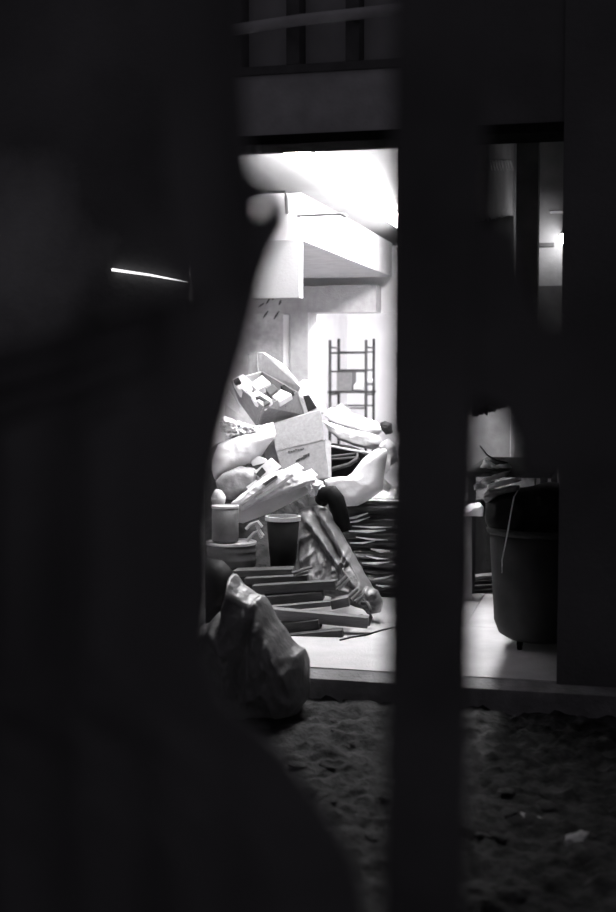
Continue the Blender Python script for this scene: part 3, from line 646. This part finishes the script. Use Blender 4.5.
# ================================================================ GROUND DEBRIS
chunk = bmesh.new(); bmesh.ops.create_icosphere(chunk, subdivisions=1, radius=1)
for v in chunk.verts: v.co *= .7 + .5 * noise.noise(v.co * 2.3)
me = bpy.data.meshes.new('rubble_chunk'); chunk.to_mesh(me); chunk.free(); me.materials.append(rubble_mat)
r4 = random.Random(5)
for k in range(30):
    px = r4.uniform(295, 400) if k % 2 else r4.uniform(455, 600)
    py = r4.uniform(700, 850)
    p = PZ(px, py, -.15)
    o = bpy.data.objects.new('rubble_chunk', me); COL.objects.link(o)
    s = r4.uniform(.018, .06); o.location = (p.x, p.y, -.128); o.scale = (s * 1.4, s, s * .3); o.rotation_euler = (r4.uniform(-.3, .3), r4.uniform(-.3, .3), r4.uniform(0, 6))
    tag(o, 'small dull rubble chunk on the dark ground', 'rubble', 'rubble chunks on the dark ground')
for pts, lab in [([(556, 842), (566, 836), (580, 830), (590, 832), (586, 840), (570, 847)], 'pale torn scrap on the dark ground at lower right'), ([(520, 812), (530, 815), (544, 818), (540, 821), (525, 818)], 'small thin pale scrap on the dark ground below the bin')]:
    cx = sum(p[0] for p in pts) / len(pts); cy = sum(p[1] for p in pts) / len(pts); Yc = PZ(cx, cy, -.13).y
    one('paper_scrap', pillow(pts, Yc, .02, .012, 25, 41, 32, 6, tilty=-.004), card_light, lab, 'scrap')

# ================================================================ FOREGROUND GATE (close to the camera, out of focus)
YG = 1.12
t = thing('gate_post', 'dark blurred gate post standing close to the viewer, splitting the view', 'post', (P(434, 456, YG).x, YG, -.15))
q = [P(391, 0, YG), P(484, 0, YG), P(466, 690, YG), P(383, 690, YG)]
# post tapers slightly towards the ground
def at_z(a, b, z): f = (z - a.z) / (b.z - a.z); return a.lerp(b, f)
zt_, zb_ = 2.6, -.15
A, B_ = at_z(q[0], q[3], zt_), at_z(q[0], q[3], zb_); C_, D_ = at_z(q[1], q[2], zt_), at_z(q[1], q[2], zb_)
bm = bmesh.new(); dvv = Vector((0, .05, 0)); add_hex(bm, [A, C_, D_, B_], [p + dvv for p in [A, C_, D_, B_]], .006); obj('post_shaft', bm, black_mat, t)
obj('top_rail', box(-1.4, .9, YG + .055, YG + .105, 2.55, 2.62, bev=.006), black_mat, t)
plate = [(452, 226), (500, 222), (518, 228), (530, 300), (545, 328), (640, 345), (640, 470), (560, 478), (524, 476), (515, 440), (508, 408), (490, 400), (452, 396)]
obj('latch_plate', prism(plate, YG + .005, .03, .003), black_mat, t)
# tarpaulin tied back on the left
EY = P(262, 208, YG)
def tarp_bm():
    bm = bmesh.new()
    # upper strip (hanging fold) and lower spread, as columns of quads between a left and a right edge
    rows = []
    right = [(-700, 242), (-60, 242), (60, 242), (120, 246), (172, 252), (188, 269), (206, 286), (226, 288), (240, 280), (275, 266), (330, 252), (375, 240), (430, 226), (480, 216), (530, 212), (590, 214), (650, 206), (700, 224), (750, 282), (800, 318), (860, 355), (940, 372), (2000, 330)]
    left = [(-700, 150), (-60, 150), (60, 162), (200, 180), (285, 192), (297, 190), (304, 150), (330, 60), (370, -60), (420, -300), (2000, -300)]
    def ev(t, y):
        for (y0, x0), (y1, x1) in zip(t, t[1:]):
            if y0 <= y <= y1: return x0 + (x1 - x0) * (y - y0) / (y1 - y0)
        return t[-1][1]
    ys_ = [-700, -300, -60, 0, 60, 120, 150, 172, 186, 192, 196, 198] + [200 + 2 * k for k in range(10)] + [220, 224, 230, 238, 248, 260, 275, 290, 297, 304, 316, 330, 350, 375, 400, 430, 480, 530, 590, 650, 700, 750, 800, 860, 940, 1200, 1600, 1990]
    n = 48
    for y in ys_:
        l, r = ev(left, y), ev(right, y); row = []
        for i in range(n + 1):
            u = i / n; p = P(l + (r - l) * u, y, YG)
            p.y += .02 * math.sin(p.x * 70 + .4 * math.sin(y * .01)) * min(1, 3 * (1 - u) + .1)
            row.append(bm.verts.new(p))
        rows.append(row)
    for a, b in zip(rows, rows[1:]):
        for i in range(n):
            c = (a[i].co + b[i + 1].co) / 2 - EY
            if math.hypot(c.x, c.z) < .0068: continue      # the eyelet hole
            bm.faces.new([a[i], a[i + 1], b[i + 1], b[i]])
    return bm
o = obj('tarpaulin', tarp_bm(), tarp_mat, None, True)
tag(o, 'dark blurred tarpaulin drawn back at the left, close to the viewer', 'tarpaulin')
sm = o.modifiers.new('thick', 'SOLIDIFY'); sm.thickness = .006
# metal ring round the eyelet near the tip: the lit room shows through it
obj('eyelet_ring', tube([EY + Vector((.0085 * math.cos(a), -.004, .0085 * math.sin(a))) for a in [2 * math.pi * k / 24 for k in range(25)]], .0022, 8), steel, o, True)
